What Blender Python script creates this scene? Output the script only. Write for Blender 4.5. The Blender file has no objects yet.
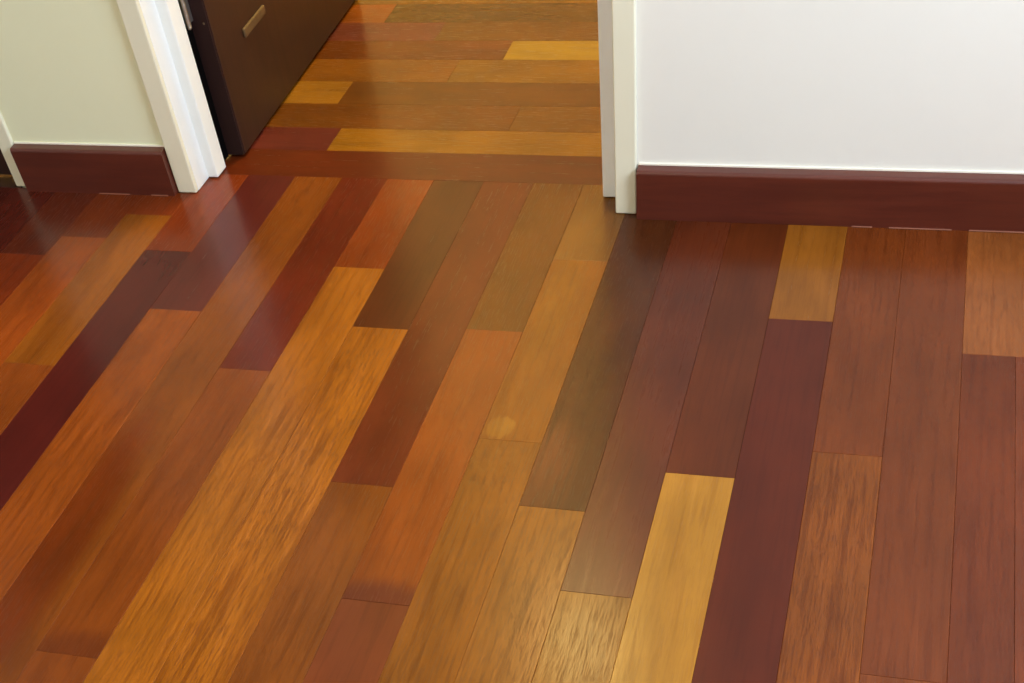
import bpy, bmesh, math, random
from mathutils import Matrix, Vector

rng = random.Random(7)
S = 0.742                      # plan units -> metres (camera 1.15 m above the floor)
scene = bpy.context.scene
COL = scene.collection

# ------------------------------------------------------------------ camera
# the photograph is the upper crop of a portrait frame: lens shift, slight roll
cam_d = bpy.data.cameras.new('camera')
cam_d.sensor_fit = 'HORIZONTAL'; cam_d.sensor_width = 36.0
cam_d.lens = 1128.75 / 1024 * 36.0
cam_d.shift_y = (802.62 - 341.5) / 1024
cam_d.clip_start = 0.02
cam = bpy.data.objects.new('camera', cam_d); COL.objects.link(cam)

def cam_axes(pitch, yaw, roll):
    f = Vector((math.sin(yaw) * math.cos(pitch), math.cos(yaw) * math.cos(pitch), -math.sin(pitch)))
    r = Vector((math.cos(yaw), -math.sin(yaw), 0)); u = r.cross(f)
    c, s = math.cos(roll), math.sin(roll)
    return c * r + s * u, -s * r + c * u, f
r_, u_, f_ = cam_axes(math.radians(54.217), math.radians(-21.808), math.radians(-9.348))
cam.matrix_world = Matrix(((r_.x, u_.x, -f_.x, 0), (r_.y, u_.y, -f_.y, 0), (r_.z, u_.z, -f_.z, 1.55 * S), (0, 0, 0, 1)))
scene.camera = cam

# ------------------------------------------------------------------ light
w = bpy.data.worlds.new('world'); scene.world = w; w.use_nodes = True
w.node_tree.nodes['Background'].inputs[0].default_value = (0.75, 0.86, 1.0, 1)
w.node_tree.nodes['Background'].inputs[1].default_value = 1.0
scene.view_settings.view_transform = 'Standard'
scene.view_settings.look = 'None'
scene.view_settings.gamma = 1.0
scene.view_settings.use_curve_mapping = False
scene.view_settings.exposure = 0.05

def area(name, loc, rot, size, size_y, power, color, shape='RECTANGLE'):
    d = bpy.data.lights.new(name, 'AREA'); d.shape = shape; d.size = size
    if shape in ('RECTANGLE', 'ELLIPSE'): d.size_y = size_y
    d.energy = power; d.color = color
    o = bpy.data.objects.new(name, d); COL.objects.link(o)
    o.location = loc; o.rotation_euler = rot
    return o
# daylight entering through the window in the right-hand wall
area('window_daylight', (1.66 * S, 1.5 * S, 1.50), (0, math.radians(90), 0), 1.25, 1.25, 78, (0.69, 0.83, 1.0))
# ceiling lamp of the room and of the hallway behind the doorway
area('room_ceiling_lamp', (-1.5 * S, 0.6 * S, 2.47), (0, 0, 0), 0.40, 0, 16, (1.0, 0.89, 0.50), 'DISK')
area('hall_ceiling_lamp', (-1.04 * S, 4.40 * S, 2.47), (0, 0, 0), 0.50, 0, 44, (1.0, 0.78, 0.30), 'DISK')
area('hall_fill_far', (-2.75 * S, 4.3 * S, 2.47), (0, 0, 0), 0.60, 0, 62, (1.0, 0.70, 0.18), 'DISK')  # added fill: brightens the hall wall that the floor mirrors

# ------------------------------------------------------------------ helpers
def srgb(r, g, b):
    f = lambda c: (c / 255 / 12.92) if c <= 10 else ((c / 255 + 0.055) / 1.055) ** 2.4
    return (f(r), f(g), f(b), 1.0)

def link(name, me, mat, parent=None):
    o = bpy.data.objects.new(name, me); COL.objects.link(o)
    if mat and not me.materials: me.materials.append(mat)
    if parent: o.parent = parent
    return o

def tag(o, label, cat, kind='structure', group=None):
    o['label'] = label; o['category'] = cat
    if kind: o['kind'] = kind
    if group: o['group'] = group
    return o

def add_box(bm, x0, x1, y0, y1, z0, z1):
    v = [bm.verts.new(p) for p in ((x0, y0, z0), (x1, y0, z0), (x1, y1, z0), (x0, y1, z0), (x0, y0, z1), (x1, y0, z1), (x1, y1, z1), (x0, y1, z1))]
    return [bm.faces.new([v[i] for i in f]) for f in ((3, 2, 1, 0), (4, 5, 6, 7), (0, 1, 5, 4), (1, 2, 6, 5), (2, 3, 7, 6), (3, 0, 4, 7))]

def boxes(name, lst, mat, parent=None, bevel=0.0, seg=2, unit=S):
    """one mesh from boxes in plan units (x0,x1,y0,y1 scaled by unit; z in metres)"""
    bm = bmesh.new()
    for b in lst: add_box(bm, b[0] * unit, b[1] * unit, b[2] * unit, b[3] * unit, b[4], b[5])
    if bevel:
        bmesh.ops.bevel(bm, geom=list(bm.edges), offset=bevel, segments=seg, affect='EDGES', profile=0.5)
    me = bpy.data.meshes.new(name); bm.to_mesh(me); bm.free()
    return link(name, me, mat, parent)

def prism(name, prof, x0, x1, mat, parent=None):
    """profile (y, z) in metres extruded along x (metres)"""
    bm = bmesh.new(); n = len(prof)
    a = [bm.verts.new((x0, y, z)) for y, z in prof]; b = [bm.verts.new((x1, y, z)) for y, z in prof]
    bm.faces.new(a); bm.faces.new(b[::-1])
    for i in range(n): bm.faces.new((a[i], b[i], b[(i + 1) % n], a[(i + 1) % n]))
    bmesh.ops.recalc_face_normals(bm, faces=bm.faces)
    me = bpy.data.meshes.new(name); bm.to_mesh(me); bm.free()
    return link(name, me, mat, parent)

# ------------------------------------------------------------------ materials
class NT:
    def __init__(s, name):
        s.m = bpy.data.materials.new(name); s.m.use_nodes = True
        s.t = s.m.node_tree; s.p = s.t.nodes['Principled BSDF']
    def n(s, kind, **kw):
        o = s.t.nodes.new(kind)
        for k, v in kw.items():
            if k.startswith('in_'):
                o.inputs[k[3:].replace('_', ' ')].default_value = v
            else: setattr(o, k, v)
        return o
    def l(s, a, b): s.t.links.new(a, b)
    def math(s, op, a, b=None, clamp=False):
        o = s.t.nodes.new('ShaderNodeMath'); o.operation = op; o.use_clamp = clamp
        for i, v in enumerate((a, b)):
            if v is None: continue
            if isinstance(v, (int, float)): o.inputs[i].default_value = v
            else: s.l(v, o.inputs[i])
        return o.outputs[0]
    def ramp(s, fac, lo, hi, a=0.0, b=1.0):
        o = s.t.nodes.new('ShaderNodeMapRange'); o.interpolation_type = 'SMOOTHSTEP'
        s.l(fac, o.inputs[0])
        for i, v in enumerate((lo, hi, a, b)): o.inputs[i + 1].default_value = v
        return o.outputs[0]
    def mix(s, fac, a, b, blend='MIX'):
        o = s.t.nodes.new('ShaderNodeMix'); o.data_type = 'RGBA'; o.blend_type = blend
        if isinstance(fac, (int, float)): o.inputs[0].default_value = fac
        else: s.l(fac, o.inputs[0])
        for i, v in ((6, a), (7, b)):
            if isinstance(v, tuple): o.inputs[i].default_value = v
            else: s.l(v, o.inputs[i])
        return o.outputs[2]
    def noise(s, vec, scale, detail=3.0, rough=0.55, dist=0.0):
        o = s.t.nodes.new('ShaderNodeTexNoise'); s.l(vec, o.inputs['Vector'])
        o.inputs['Scale'].default_value = scale; o.inputs['Detail'].default_value = detail
        o.inputs['Roughness'].default_value = rough; o.inputs['Distortion'].default_value = dist
        return o.outputs['Fac']
    def scaled(s, vec, sc):
        o = s.t.nodes.new('ShaderNodeVectorMath'); o.operation = 'MULTIPLY'
        s.l(vec, o.inputs[0]); o.inputs[1].default_value = sc
        return o.outputs[0]

def plank_material():
    """lacquered strip flooring: the plank's own colour, grain along its length (local x), pores"""
    k = NT('lacquered_wood'); t = k.t
    co = k.n('ShaderNodeTexCoord').outputs['Object']
    info = k.n('ShaderNodeObjectInfo')
    def attr(nm, out='Fac'):
        return k.n('ShaderNodeAttribute', attribute_type='OBJECT', attribute_name=nm).outputs[out]
    off = k.n('ShaderNodeCombineXYZ'); k.l(k.math('MULTIPLY', info.outputs['Random'], 37.0), off.inputs[0])
    k.l(k.math('MULTIPLY', info.outputs['Random'], 91.0), off.inputs[1])
    add = k.n('ShaderNodeVectorMath', operation='ADD'); k.l(co, add.inputs[0]); k.l(off.outputs[0], add.inputs[1])
    v = add.outputs[0]
    base, dark = attr('wood', 'Color'), attr('streak', 'Color')
    grain = attr('grain')
    # broad figure: wavy bands along the plank
    big = k.noise(k.scaled(v, (2.2, 16, 1)), 1.0, 3.0, 0.55, 0.6)
    mid = k.noise(k.scaled(v, (5, 120, 1)), 1.0, 4.0, 0.6, 0.3)
    fine = k.noise(k.scaled(v, (26, 380, 1)), 1.0, 4.0, 0.65, 0.5)
    cloud = k.noise(k.scaled(v, (5, 9, 1)), 1.0, 2.0, 0.5)
    # toned patches (sapwood and stain on some boards), ellipses with a ragged rim
    c = base
    for q in ('patch', 'blot'):
        pv = attr(q + '_at', 'Vector'); pr = attr(q + '_size', 'Vector')
        sub = k.n('ShaderNodeVectorMath', operation='SUBTRACT'); k.l(co, sub.inputs[0]); k.l(pv, sub.inputs[1])
        div = k.n('ShaderNodeVectorMath', operation='DIVIDE'); k.l(sub.outputs[0], div.inputs[0]); k.l(pr, div.inputs[1])
        ln = k.n('ShaderNodeVectorMath', operation='LENGTH'); k.l(div.outputs[0], ln.inputs[0])
        dist = k.math('ADD', ln.outputs['Value'], k.math('MULTIPLY', k.math('SUBTRACT', mid, 0.5), 1.0))
        pm = k.ramp(dist, 0.55 if q == 'patch' else 0.8, 1.3 if q == 'patch' else 1.05, 1.0, 0.0)
        c = k.mix(pm, c, attr(q + '_color', 'Color'))
    gi = k.math('ADD', k.math('MULTIPLY', grain, 0.75), 0.25)
    f1 = k.math('MULTIPLY', k.ramp(big, 0.50, 0.68), k.math('MULTIPLY', gi, 0.55))
    c = k.mix(f1, c, dark)
    f2 = k.math('MULTIPLY', k.ramp(mid, 0.50, 0.64), k.math('MULTIPLY', gi, 0.7))
    c = k.mix(f2, c, dark)
    f3 = k.math('MULTIPLY', k.ramp(fine, 0.49, 0.60), k.math('MULTIPLY', grain, 0.82))
    c = k.mix(f3, c, dark)
    lite = k.math('MULTIPLY', k.ramp(mid, 0.46, 0.30), k.math('MULTIPLY', gi, 0.28))
    br = k.n('ShaderNodeHueSaturation'); br.inputs['Value'].default_value = 1.45; br.inputs['Saturation'].default_value = 0.95
    k.l(c, br.inputs['Color'])
    c = k.mix(lite, c, br.outputs[0])
    cl = k.ramp(cloud, 0.25, 0.75, 0.86, 1.14)
    cc = k.n('ShaderNodeCombineColor')
    for i in range(3): k.l(cl, cc.inputs[i])
    c = k.mix(1.0, c, cc.outputs[0], 'MULTIPLY')
    k.l(c, k.p.inputs['Base Color'])
    rg = k.math('ADD', attr('gloss_rough'), k.math('MULTIPLY', k.math('SUBTRACT', mid, 0.5), 0.10))
    rg = k.math('ADD', rg, k.math('MULTIPLY', k.math('MULTIPLY', f3, 1.0), 0.15))
    k.l(rg, k.p.inputs['Roughness'])
    k.l(attr('lacquer_ior'), k.p.inputs['IOR'])
    # fine relief: open pores and a faint orange-peel waviness of the lacquer
    h = k.math('MULTIPLY', k.math('MULTIPLY', mid, grain), 0.35)
    b = k.n('ShaderNodeBump'); b.inputs['Strength'].default_value = 0.05; b.inputs['Distance'].default_value = 0.0012
    k.l(h, b.inputs['Height']); k.l(b.outputs[0], k.p.inputs['Normal'])
    return k.m

def plain(name, col, rough, var=0.03, vscale=3.0, bump=0.0, bscale=300.0, spec=0.5):
    k = NT(name); co = k.n('ShaderNodeTexCoord').outputs['Object']
    n = k.noise(co, vscale, 4.0, 0.6)
    a = tuple(c * (1 - var) for c in col[:3]) + (1,); b = tuple(min(1, c * (1 + var)) for c in col[:3]) + (1,)
    k.l(k.mix(k.ramp(n, 0.3, 0.7), a, b), k.p.inputs['Base Color'])
    k.p.inputs['Roughness'].default_value = rough
    k.p.inputs['Specular IOR Level'].default_value = spec
    if bump:
        h = k.noise(co, bscale, 2.0); bp = k.n('ShaderNodeBump')
        bp.inputs['Strength'].default_value = bump; bp.inputs['Distance'].default_value = 0.001
        k.l(h, bp.inputs['Height']); k.l(bp.outputs[0], k.p.inputs['Normal'])
    return k.m

def stained(name, c0, c1, rough, sc=(4, 60, 60)):
    """stained wood with grain along local x"""
    k = NT(name); co = k.n('ShaderNodeTexCoord').outputs['Object']
    n = k.noise(k.scaled(co, sc), 1.0, 4.0, 0.6, 0.3)
    k.l(k.mix(k.ramp(n, 0.3, 0.72), c0, c1), k.p.inputs['Base Color'])
    k.p.inputs['Roughness'].default_value = rough
    return k.m

M_PLANK = plank_material()
M_SUB = plain('dark_subfloor', srgb(60, 30, 18), 0.9)
M_WALL = plain('matt_wall_paint', srgb(238, 233, 224), 0.75, 0.015, 2.0, 0.10, 220, 0.25)
M_WALLWARM = plain('wall_paint_warm_light', srgb(237, 236, 204), 0.75, 0.015, 2.0, 0.10, 220, 0.25)  # same wall paint with the warmer, dimmer light put into its colour
M_CEIL = plain('ceiling_paint', srgb(240, 238, 232), 0.9, 0.01)
M_GLOSS = plain('white_gloss_paint', srgb(244, 245, 242), 0.32, 0.015, 6.0, 0.04, 90)
M_CASING = plain('gloss_paint_front_shade', srgb(236, 230, 206), 0.32, 0.015, 6.0, 0.04, 90)  # shade of the front faces put into a creamier copy of the gloss
M_BASE = stained('stained_baseboard', srgb(82, 32, 21), srgb(96, 40, 26), 0.36)
M_DOOR = stained('dark_door_veneer', srgb(42, 21, 18), srgb(54, 28, 21), 0.42, (40, 40, 3))
M_DOOREDGE = plain('dark_door_edging', srgb(44, 25, 22), 0.8, spec=0.15)
M_STEEL = plain('hinge_steel', srgb(190, 186, 178), 0.35); M_STEEL.node_tree.nodes['Principled BSDF'].inputs['Metallic'].default_value = 0.9
M_BRASS = plain('dull_brass', srgb(104, 80, 52), 0.55, 0.15, 60); M_BRASS.node_tree.nodes['Principled BSDF'].inputs['Metallic'].default_value = 0.25
M_GLINT = plain('bevel_glint', srgb(140, 84, 62), 0.5)
M_GLASS = NT('window_glass').m
_g = M_GLASS.node_tree.nodes['Principled BSDF']; _g.inputs['Transmission Weight'].default_value = 1.0; _g.inputs['Roughness'].default_value = 0.0; _g.inputs['IOR'].default_value = 1.45
M_GAPSHADE = plain('gap_shade_black', srgb(12, 9, 8), 0.9, spec=0.03)
M_BEAD = plain('white_caulk', srgb(244, 236, 220), 0.5)

# ------------------------------------------------------------------ room shell
XL, XR, YB, YH = -3.9, 1.7, -1.6, 5.3       # room and hallway limits (plan units)
CE = 2.5
WLY, WRY, WBK = 2.990, 2.953, 3.16          # wall faces left / right of the doorway, hallway face

fl = boxes('floor', [(XL - .2, XR + .2, YB - .2, YH + .2, -0.12, -0.0145)], M_SUB)
tag(fl, 'glossy strip floor of mixed red, orange and tan wooden planks', 'floor')

wl = boxes('wall_left', [(-2.445, -1.880, WLY, WBK, -0.014, CE)], M_WALLWARM)
tag(wl, 'painted wall left of the open doorway, tinted for its warmer light', 'wall')
wr = boxes('wall_right', [(-0.585, XR + .2, WRY, WBK, -0.014, CE)], M_WALL)
tag(wr, 'white painted wall right of the doorway', 'wall')
wf = boxes('wall_front', [(-1.880, -0.585, WLY, WBK, 2.075, CE), (-3.62, -2.455, WLY, WBK, 2.075, CE), (XL - .2, -3.62, WLY, WBK, -0.014, CE)], M_WALL)
tag(wf, 'painted wall above the door openings', 'wall')
tag(boxes('wall_west', [(XL - .2, XL, YB, YH, -0.014, CE)], M_WALL), 'painted side wall at the left end of the room', 'wall')
tag(boxes('wall_back', [(XL - .2, XR + .2, YB - .2, YB, -0.014, CE)], M_WALL), 'painted wall behind the viewer', 'wall')
tag(boxes('wall_hall', [(XL - .2, XR + .2, YH, YH + .2, -0.014, CE)], M_WALL), 'painted far wall of the hallway', 'wall')
# right-hand wall with the window that lets the daylight in
wy0, wy1, wz0, wz1 = 0.65, 2.35, 0.85, 2.15
tag(boxes('wall_east', [(XR, XR + .2, YB, wy0, -0.014, CE), (XR, XR + .2, wy1, YH, -0.014, CE), (XR, XR + .2, wy0, wy1, -0.014, wz0), (XR, XR + .2, wy0, wy1, wz1, CE)], M_WALL), 'painted side wall with the window', 'wall')
wn = boxes('window_1', [(XR + .06, XR + .11, wy0, wy0 + .06, wz0, wz1), (XR + .06, XR + .11, wy1 - .06, wy1, wz0, wz1), (XR + .06, XR + .11, wy0 + .06, wy1 - .06, wz0, wz0 + .045), (XR + .06, XR + .11, wy0 + .06, wy1 - .06, wz1 - .045, wz1)], M_GLOSS)
tag(wn, 'white framed window in the side wall', 'window')
boxes('pane', [(XR + .080, XR + .088, wy0 + .06, wy1 - .06, wz0 + .045, wz1 - .045)], M_GLASS, wn)
tag(boxes('ceiling', [(XL - .2, XR + .2, YB - .2, YH + .2, CE, CE + 0.1)], M_CEIL), 'white painted ceiling', 'ceiling')

# ------------------------------------------------------------------ baseboards
def baseboard(name, x0, x1, yf, yw, label, glints):
    h = 0.121 * S; r = 0.006
    y0, y1 = yf * S, yw * S
    prof = [(y1, 0.0), (y0, 0.0), (y0, h - r)]
    for i in range(1, 5):
        a = math.radians(90 * i / 4); prof.append((y0 + r - r * math.cos(a), h - r + r * math.sin(a)))
    prof.append((y1, h + 0.001))
    o = prism(name, prof, x0 * S, x1 * S, M_BASE)
    tag(o, label, 'baseboard')
    # paint/caulk bead where the board meets the wall
    boxes('caulk_bead', [(x0, x1, yw - 0.0045, yw, h - 0.0005, h + 0.0035)], M_BEAD, o)
    for a, b in glints:                       # pale strips painted as light glinting off the plank-end bevels
        boxes('bevel_glint', [(a, b, yf - 0.0035, yf, 0.0003, 0.0022)], M_GLINT, o, 0.0004, 1)
    return o
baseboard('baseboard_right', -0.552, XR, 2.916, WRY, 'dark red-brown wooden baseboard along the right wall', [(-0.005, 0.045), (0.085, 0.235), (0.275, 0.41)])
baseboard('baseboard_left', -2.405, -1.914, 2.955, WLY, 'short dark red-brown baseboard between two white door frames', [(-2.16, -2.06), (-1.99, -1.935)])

# ------------------------------------------------------------------ door frames
def frame(name, label, xl0, xl1, xr0, xr1, yl, yr, stopL, stopR, ystop):
    t = bpy.data.objects.new(name, None); COL.objects.link(t)
    t.location = ((xl1 + xr0) / 2 * S, (yl + yr) / 2 * S, 0); tag(t, label, 'door frame')
    def part(nm, lst, mat=M_GLOSS, par=None, bev=0.004):
        o = boxes(nm, lst, mat, None, bev, 3)
        p = par or t
        o.parent = p
        o.matrix_parent_inverse = Matrix.Translation(-Vector(t.location))
        for pl in o.data.polygons: pl.use_smooth = False
        return o
    part('casing', [(xl0, xl1, yl, yl + 0.016, 0.0003, 2.075)], M_CASING, bev=0.003)
    part('casing', [(xr0, xr1, yr, yr + 0.016, 0.0003, 2.075)], M_CASING, bev=0.003)
    a = part('jamb', [(xl0, xl1, yl + 0.016, WBK + 0.02, 0.0003, 2.075)], bev=0.0015)
    b = part('jamb', [(xr0, xr1, yr + 0.016, WBK + 0.02, 0.0003, 2.075)], bev=0.0015)
    for q, (s0, s1), (y0, y1) in ((a, stopL, ystop[0]), (b, stopR, ystop[1])):
        if s1 > s0:
            o = part('door_stop', [(s0, s1, y0, y1, 0.0015, 2.04)], par=t, bev=0.003)
    part('head_casing', [(xl0, xr1, min(yl, yr), WBK + 0.02, 2.035, 2.09)])
    return t
f1 = frame('trim_1', 'white gloss door frame around the open doorway to the hall', -1.911, -1.852, -0.613, -0.557, 2.974, 2.940,
           (-1.854, -1.820), (-0.663, -0.611), ((3.062, 3.125), (3.018, 3.10)))
f2 = frame('trim_2', 'white door frame at the far left edge, only its foot visible', -3.60, -3.56, -2.456, -2.408, 2.978, 2.978,
           (0, 0), (0, 0), ((0, 0), (0, 0)))

# closed dark door in the far-left frame
d2 = boxes('door_2', [(-3.556, -2.458, 3.03, 3.085, 0.006, 2.03)], M_DOOR, None, 0.002, 1)
tag(d2, 'closed dark brown door at the far left edge of the picture', 'door')

# ------------------------------------------------------------------ open dark door
d1 = boxes('door_1', [(-1.848, -1.786, 3.192, 4.335, 0.005, 2.03)], M_DOOR, None, 0.002, 1)
d1.data.materials.append(M_DOOREDGE)
for p in d1.data.polygons:
    if p.normal.y < -0.7: p.material_index = 1
# pivot a touch about its hinge
piv = Vector((-1.834 * S, 3.195 * S, 0)); ang = math.radians(1.3)
d1.matrix_world = Matrix.Translation(piv) @ Matrix.Rotation(ang, 4, 'Z') @ Matrix.Translation(-piv)
tag(d1, 'dark brown door standing open into the hall beside white frame', 'door')
boxes('edge_lipping', [(-1.848, -1.788, 3.187, 3.193, 0.006, 2.029)], M_DOOREDGE, d1)
# low metal plate on the leaf
pl = boxes('metal_plate', [(-1.787, -1.778, 3.375, 3.545, 0.181, 0.199)], M_BRASS, d1, 0.003, 2)
pl['label'] = 'small dull brass bar low on the door'
boxes('screw', [(-1.803, -1.797, 3.186, 3.1905, 0.259, 0.264)], M_BRASS, d1, 0.001, 1)
# hinge: leaf and knuckle
def hinge(z0, z1):
    bm = bmesh.new()
    x, y = -1.826 * S, 3.150 * S
    bmesh.ops.create_cone(bm, cap_ends=True, segments=20, radius1=0.0055, radius2=0.0055, depth=z1 - z0,
                          matrix=Matrix.Translation((x, y, (z0 + z1) / 2)))
    for zz in (z0 - 0.002, z1 + 0.002):
        bmesh.ops.create_uvsphere(bm, u_segments=12, v_segments=8, radius=0.0052, matrix=Matrix.Translation((x, y, zz)))
    for i in range(1, 5):
        zc = z0 + (z1 - z0) * i / 5
        bmesh.ops.create_cone(bm, cap_ends=True, segments=20, radius1=0.0062, radius2=0.0062, depth=0.003, matrix=Matrix.Translation((x, y, zc)))
    add_box(bm, x - 0.016, x - 0.002, y + 0.002, y + 0.030, z0, z1)
    me = bpy.data.meshes.new('hinge'); bm.to_mesh(me); bm.free()
    o = link('hinge', me, M_STEEL, d1); o['label'] = 'steel hinge'
    return o
boxes('gap_shade', [(-1.864, -1.838, 3.128, 3.186, 0.004, 2.02)], M_GAPSHADE, f1).matrix_parent_inverse = Matrix.Translation(-Vector(f1.location))  # black strip stands in for the shade in the hinge-side gap
hinge(0.268, 0.360); hinge(1.70, 1.79)

# ------------------------------------------------------------------ floor planks
GAP = 0.0002
NP = [0]
def plank(x0, x1, y0, y1, col, along='y', grain=0.4, rough=0.24, streak=None, patch=None, blot=None, dz=None, ior=1.26):
    """one board; local x runs along its length, origin at its centre, top at z = 0"""
    L = ((y1 - y0) if along == 'y' else (x1 - x0)) * S - GAP
    W = ((x1 - x0) if along == 'y' else (y1 - y0)) * S - GAP
    T, b = 0.014, 0.0004
    hl, hw = L / 2, W / 2
    vs = [(-hl, -hw, -T), (hl, -hw, -T), (hl, hw, -T), (-hl, hw, -T),
          (-hl, -hw, -b), (hl, -hw, -b), (hl, hw, -b), (-hl, hw, -b),
          (-hl + b, -hw + b, 0), (hl - b, -hw + b, 0), (hl - b, hw - b, 0), (-hl + b, hw - b, 0)]
    fs = [(3, 2, 1, 0), (8, 9, 10, 11)] + [(i, (i + 1) % 4, 4 + (i + 1) % 4, 4 + i) for i in range(4)] + [(4 + i, 4 + (i + 1) % 4, 8 + (i + 1) % 4, 8 + i) for i in range(4)]
    me = bpy.data.meshes.new('plank'); me.from_pydata(vs, [], fs); me.update()
    o = link('plank', me, M_PLANK, fl)
    o.location = ((x0 + x1) / 2 * S, (y0 + y1) / 2 * S, dz if dz is not None else rng.uniform(-0.00025, 0.0))
    o.rotation_euler = (0, 0, math.pi / 2 if along == 'y' else 0)
    c = srgb(*col)
    st = srgb(*streak) if streak else tuple(x * f for x, f in zip(c[:3], (0.52, 0.42, 0.34))) + (1,)
    o['wood'] = c[:3]; o['streak'] = st[:3]; o['grain'] = float(grain); o['gloss_rough'] = float(rough); o['lacquer_ior'] = float(ior)
    for q, p in (('patch', patch), ('blot', blot)):   # (fraction along, fraction across, length, width in metres, tint against the board)
        if p:
            o[q + '_at'] = ((p[0] - 0.5) * L, (p[1] - 0.5) * W, 0.0); o[q + '_size'] = (p[2], p[3], 1.0)
            o[q + '_color'] = tuple(a * b for a, b in zip(c[:3], p[4]))
        else:
            o[q + '_at'] = (50.0, 0.0, 0.0); o[q + '_size'] = (0.01, 0.01, 1.0); o[q + '_color'] = c[:3]
    NP[0] += 1
    return o

# edges between the strips, read across the floor (strip k lies between E[k] and E[k+1])
E = {k: -0.014 + 0.1435 * k for k in range(-28, 13)}
E.update({-14: -2.023, -13: -1.877, -12: -1.735, -11: -1.586, -10: -1.440, -9: -1.303, -8: -1.162, -7: -1.016, -6: -0.872, -5: -0.730, -4: -0.587, -3: -0.446, -2: -0.305, -1: -0.161, 0: -0.014, 1: 0.127, 2: 0.274, 3: 0.416})
TOP = 3.088                                     # strips in the doorway end at the cross-laid hall board
def top_of(k):
    return TOP if -13 <= k <= -5 else 2.975
# strip: list of (y of far end, colour, options) going from far to near; last one runs on towards the viewer
D = dict
STRIPS = {
    3: [(None, (132, 71, 29), D(grain=.4)), (2.402, (104, 46, 20), D(grain=.5))],
    2: [(None, (134, 73, 31), D(grain=.5)), (2.402, (98, 41, 13), D(grain=.45))],
    1: [(None, (102, 46, 15), D(grain=.35)), (1.421, (110, 52, 16), D(grain=.5))],
    0: [(None, (104, 47, 14), D(grain=.4)), (2.024, (119, 60, 16), D(grain=.85))],
    -1: [(None, (130, 75, 19), D(grain=.2)), (2.498, (79, 27, 10), D(grain=.08))],
    -2: [(None, (84, 35, 11), D(grain=.12)), (1.919, (153, 102, 33), D(grain=.30))],
    -3: [(None, (84, 34, 13), D(grain=.2, rough=.28, ior=1.30)), (1.545, (118, 69, 15), D(grain=.55))],
    -4: [(None, (74, 35, 13), D(grain=.35, patch=(.08, .9, .14, .05, (2.0, 2.2, 2.4)))), (1.776, (125, 73, 22), D(grain=.8))],  # lighter patch at the near end, left side
    -5: [(None, (114, 70, 23), D(grain=.3)), (2.711, (121, 67, 16), D(grain=.4, patch=(.78, .62, .20, .034, (1.12, 1.25, 1.2)), blot=(.06, .74, .030, .024, (1.35, 1.7, 2.2)))), (1.981, (122, 69, 18), D(grain=.75))],
    -6: [(None, (98, 53, 13), D(grain=.4)), (2.387, (125, 60, 16), D(grain=.35, patch=(.0, .5, .045, .09, (.5, .45, 1.4)))), (1.459, (104, 48, 21), D(grain=.1))],
    -7: [(None, (92, 36, 13), D(grain=.25)), (1.797, (111, 57, 14), D(grain=.5))],
    -8: [(None, (78, 35, 13), D(grain=.15)), (2.370, (146, 83, 19), D(grain=1.0))],
    -9: [(None, (117, 50, 15), D(grain=.4)), (2.630, (142, 81, 19), D(grain=.7))],
    -10: [(None, (90, 30, 12), D(grain=.3)), (2.168, (116, 56, 15), D(grain=.4, patch=(.0, .4, .05, .07, (.62, .6, 1.0)))), (1.226, (118, 58, 18), D(grain=.4))],
    -11: [(None, (116, 59, 15), D(grain=.45, patch=(.33, .72, .34, .055, (.72, .5, .5))))],
    -12: [(None, (81, 30, 23), D(grain=.15)), (2.396, (129, 63, 17), D(grain=.65))],
    -13: [(None, (112, 45, 15), D(grain=.3)), (2.669, (72, 22, 17), D(grain=.08))],
    -14: [(None, (112, 46, 16), D(grain=.3)), (2.850, (131, 72, 17), D(grain=.5)), (2.13, (120, 58, 17), D(grain=.5))],
    -15: [(None, (110, 46, 18), D(grain=.4)), (2.72, (136, 63, 18), D(grain=.5))],
    -16: [(None, (88, 34, 16), D(grain=.4)), (2.62, (119, 46, 16), D(grain=.5))],
    -17: [(None, (78, 25, 14), D(grain=.2))],
    -18: [(None, (73, 23, 14), D(grain=.2))],
}
PAL = [(112, 51, 24), (140, 72, 25), (91, 37, 20), (162, 92, 25), (126, 62, 24), (186, 128, 45), (102, 44, 19)]
Y_END = -0.35                                   # as far towards the viewer as boards are laid
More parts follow.
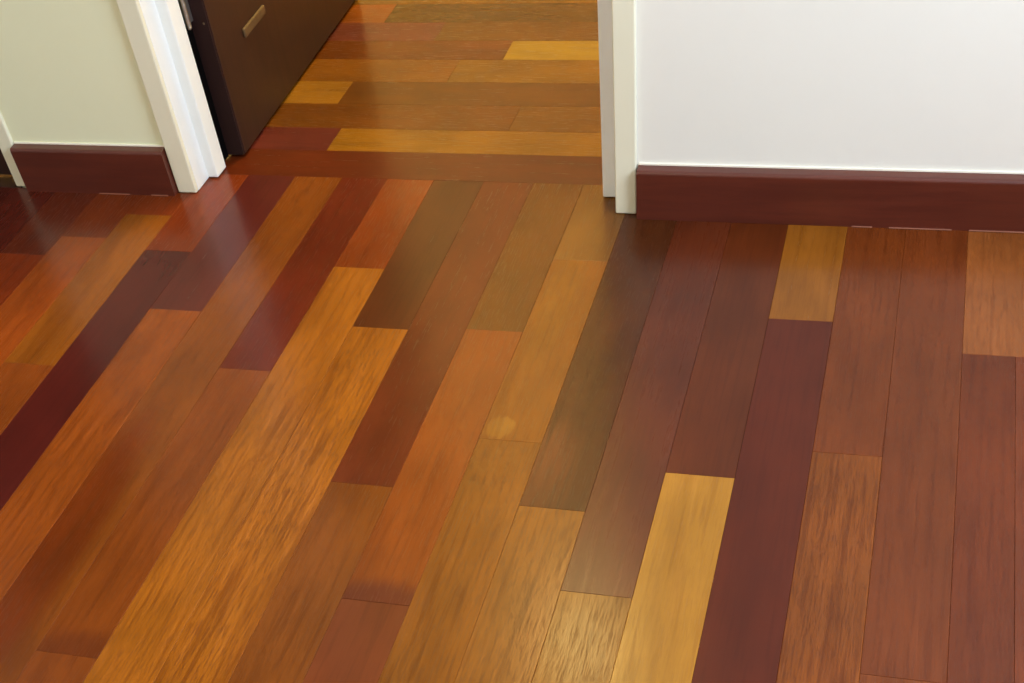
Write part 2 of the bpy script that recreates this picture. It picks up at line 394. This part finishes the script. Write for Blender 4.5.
for k in range(-20, 8):
    segs = STRIPS.get(k) or [(None, rng.choice(PAL), D(grain=.4))]
    ya = top_of(k)
    x0, x1 = E[k], E[k + 1]
    for i, (yf, col, kw) in enumerate(segs):
        far = ya if yf is None else yf
        near = segs[i + 1][0] if i + 1 < len(segs) else None
        xa, xb = x0, x1
        if k == 2 and i == 1: xb = 0.385
        if k == 3 and i == 1: xa = 0.385
        if near is None:
            near = min(far - 0.35, rng.uniform(0.45, 1.0))
            plank(xa, xb, near, far, col, **kw)
            while near > Y_END:
                n2 = near - rng.uniform(0.8, 1.5)
                if n2 < Y_END + 0.25: n2 = Y_END
                plank(xa, xb, n2, near, rng.choice(PAL), grain=rng.uniform(.2, .7))
                near = n2
        else:
            plank(xa, xb, near, far, col, **kw)

# hallway: boards laid across, rows between HR
HR = [TOP, 3.243, 3.381, 3.538, 3.690, 3.850, 3.987, 4.130, 4.279, 4.43, 4.575, 4.72, 4.865, 5.01, 5.155, 5.30]
HALL = [
    [(None, (90, 35, 12), D(grain=.2))],
    [(-1.545, (95, 39, 29), D(grain=.2)), (None, (133, 86, 17), D(grain=.35))],
    [(-1.02, (105, 58, 14), D(grain=.3)), (None, (108, 64, 14), D(grain=.3))],
    [(-1.613, (140, 93, 25), D(grain=.3)), (None, (98, 55, 13), D(grain=.2))],
    [(-1.30, (120, 71, 16), D(grain=.3)), (None, (121, 79, 16), D(grain=.3))],
    [(-1.158, (104, 53, 14), D(grain=.3)), (None, (152, 117, 33), D(grain=.3))],
    [(-1.43, (107, 53, 42), D(grain=.3)), (None, (101, 61, 13), D(grain=.3))],
    [(-1.652, (131, 69, 17), D(grain=.3)), (None, (87, 55, 11), D(grain=.3))],
    [(None, (112, 72, 14), D(grain=.3))],
]
for i in range(len(HR) - 1):
    row = HALL[i] if i < len(HALL) else [(rng.uniform(-1.6, -0.8), rng.choice(PAL), D(grain=.3)), (None, rng.choice(PAL), D(grain=.3))]
    xs = -2.6 if i else -1.853
    xe = 0.3 if i else -0.612
    a = xs if not i else xs
    for cut, col, kw in row:
        b = xe if cut is None else cut
        plank(a, b, HR[i], HR[i + 1], col, along='x', **kw)
        a = b
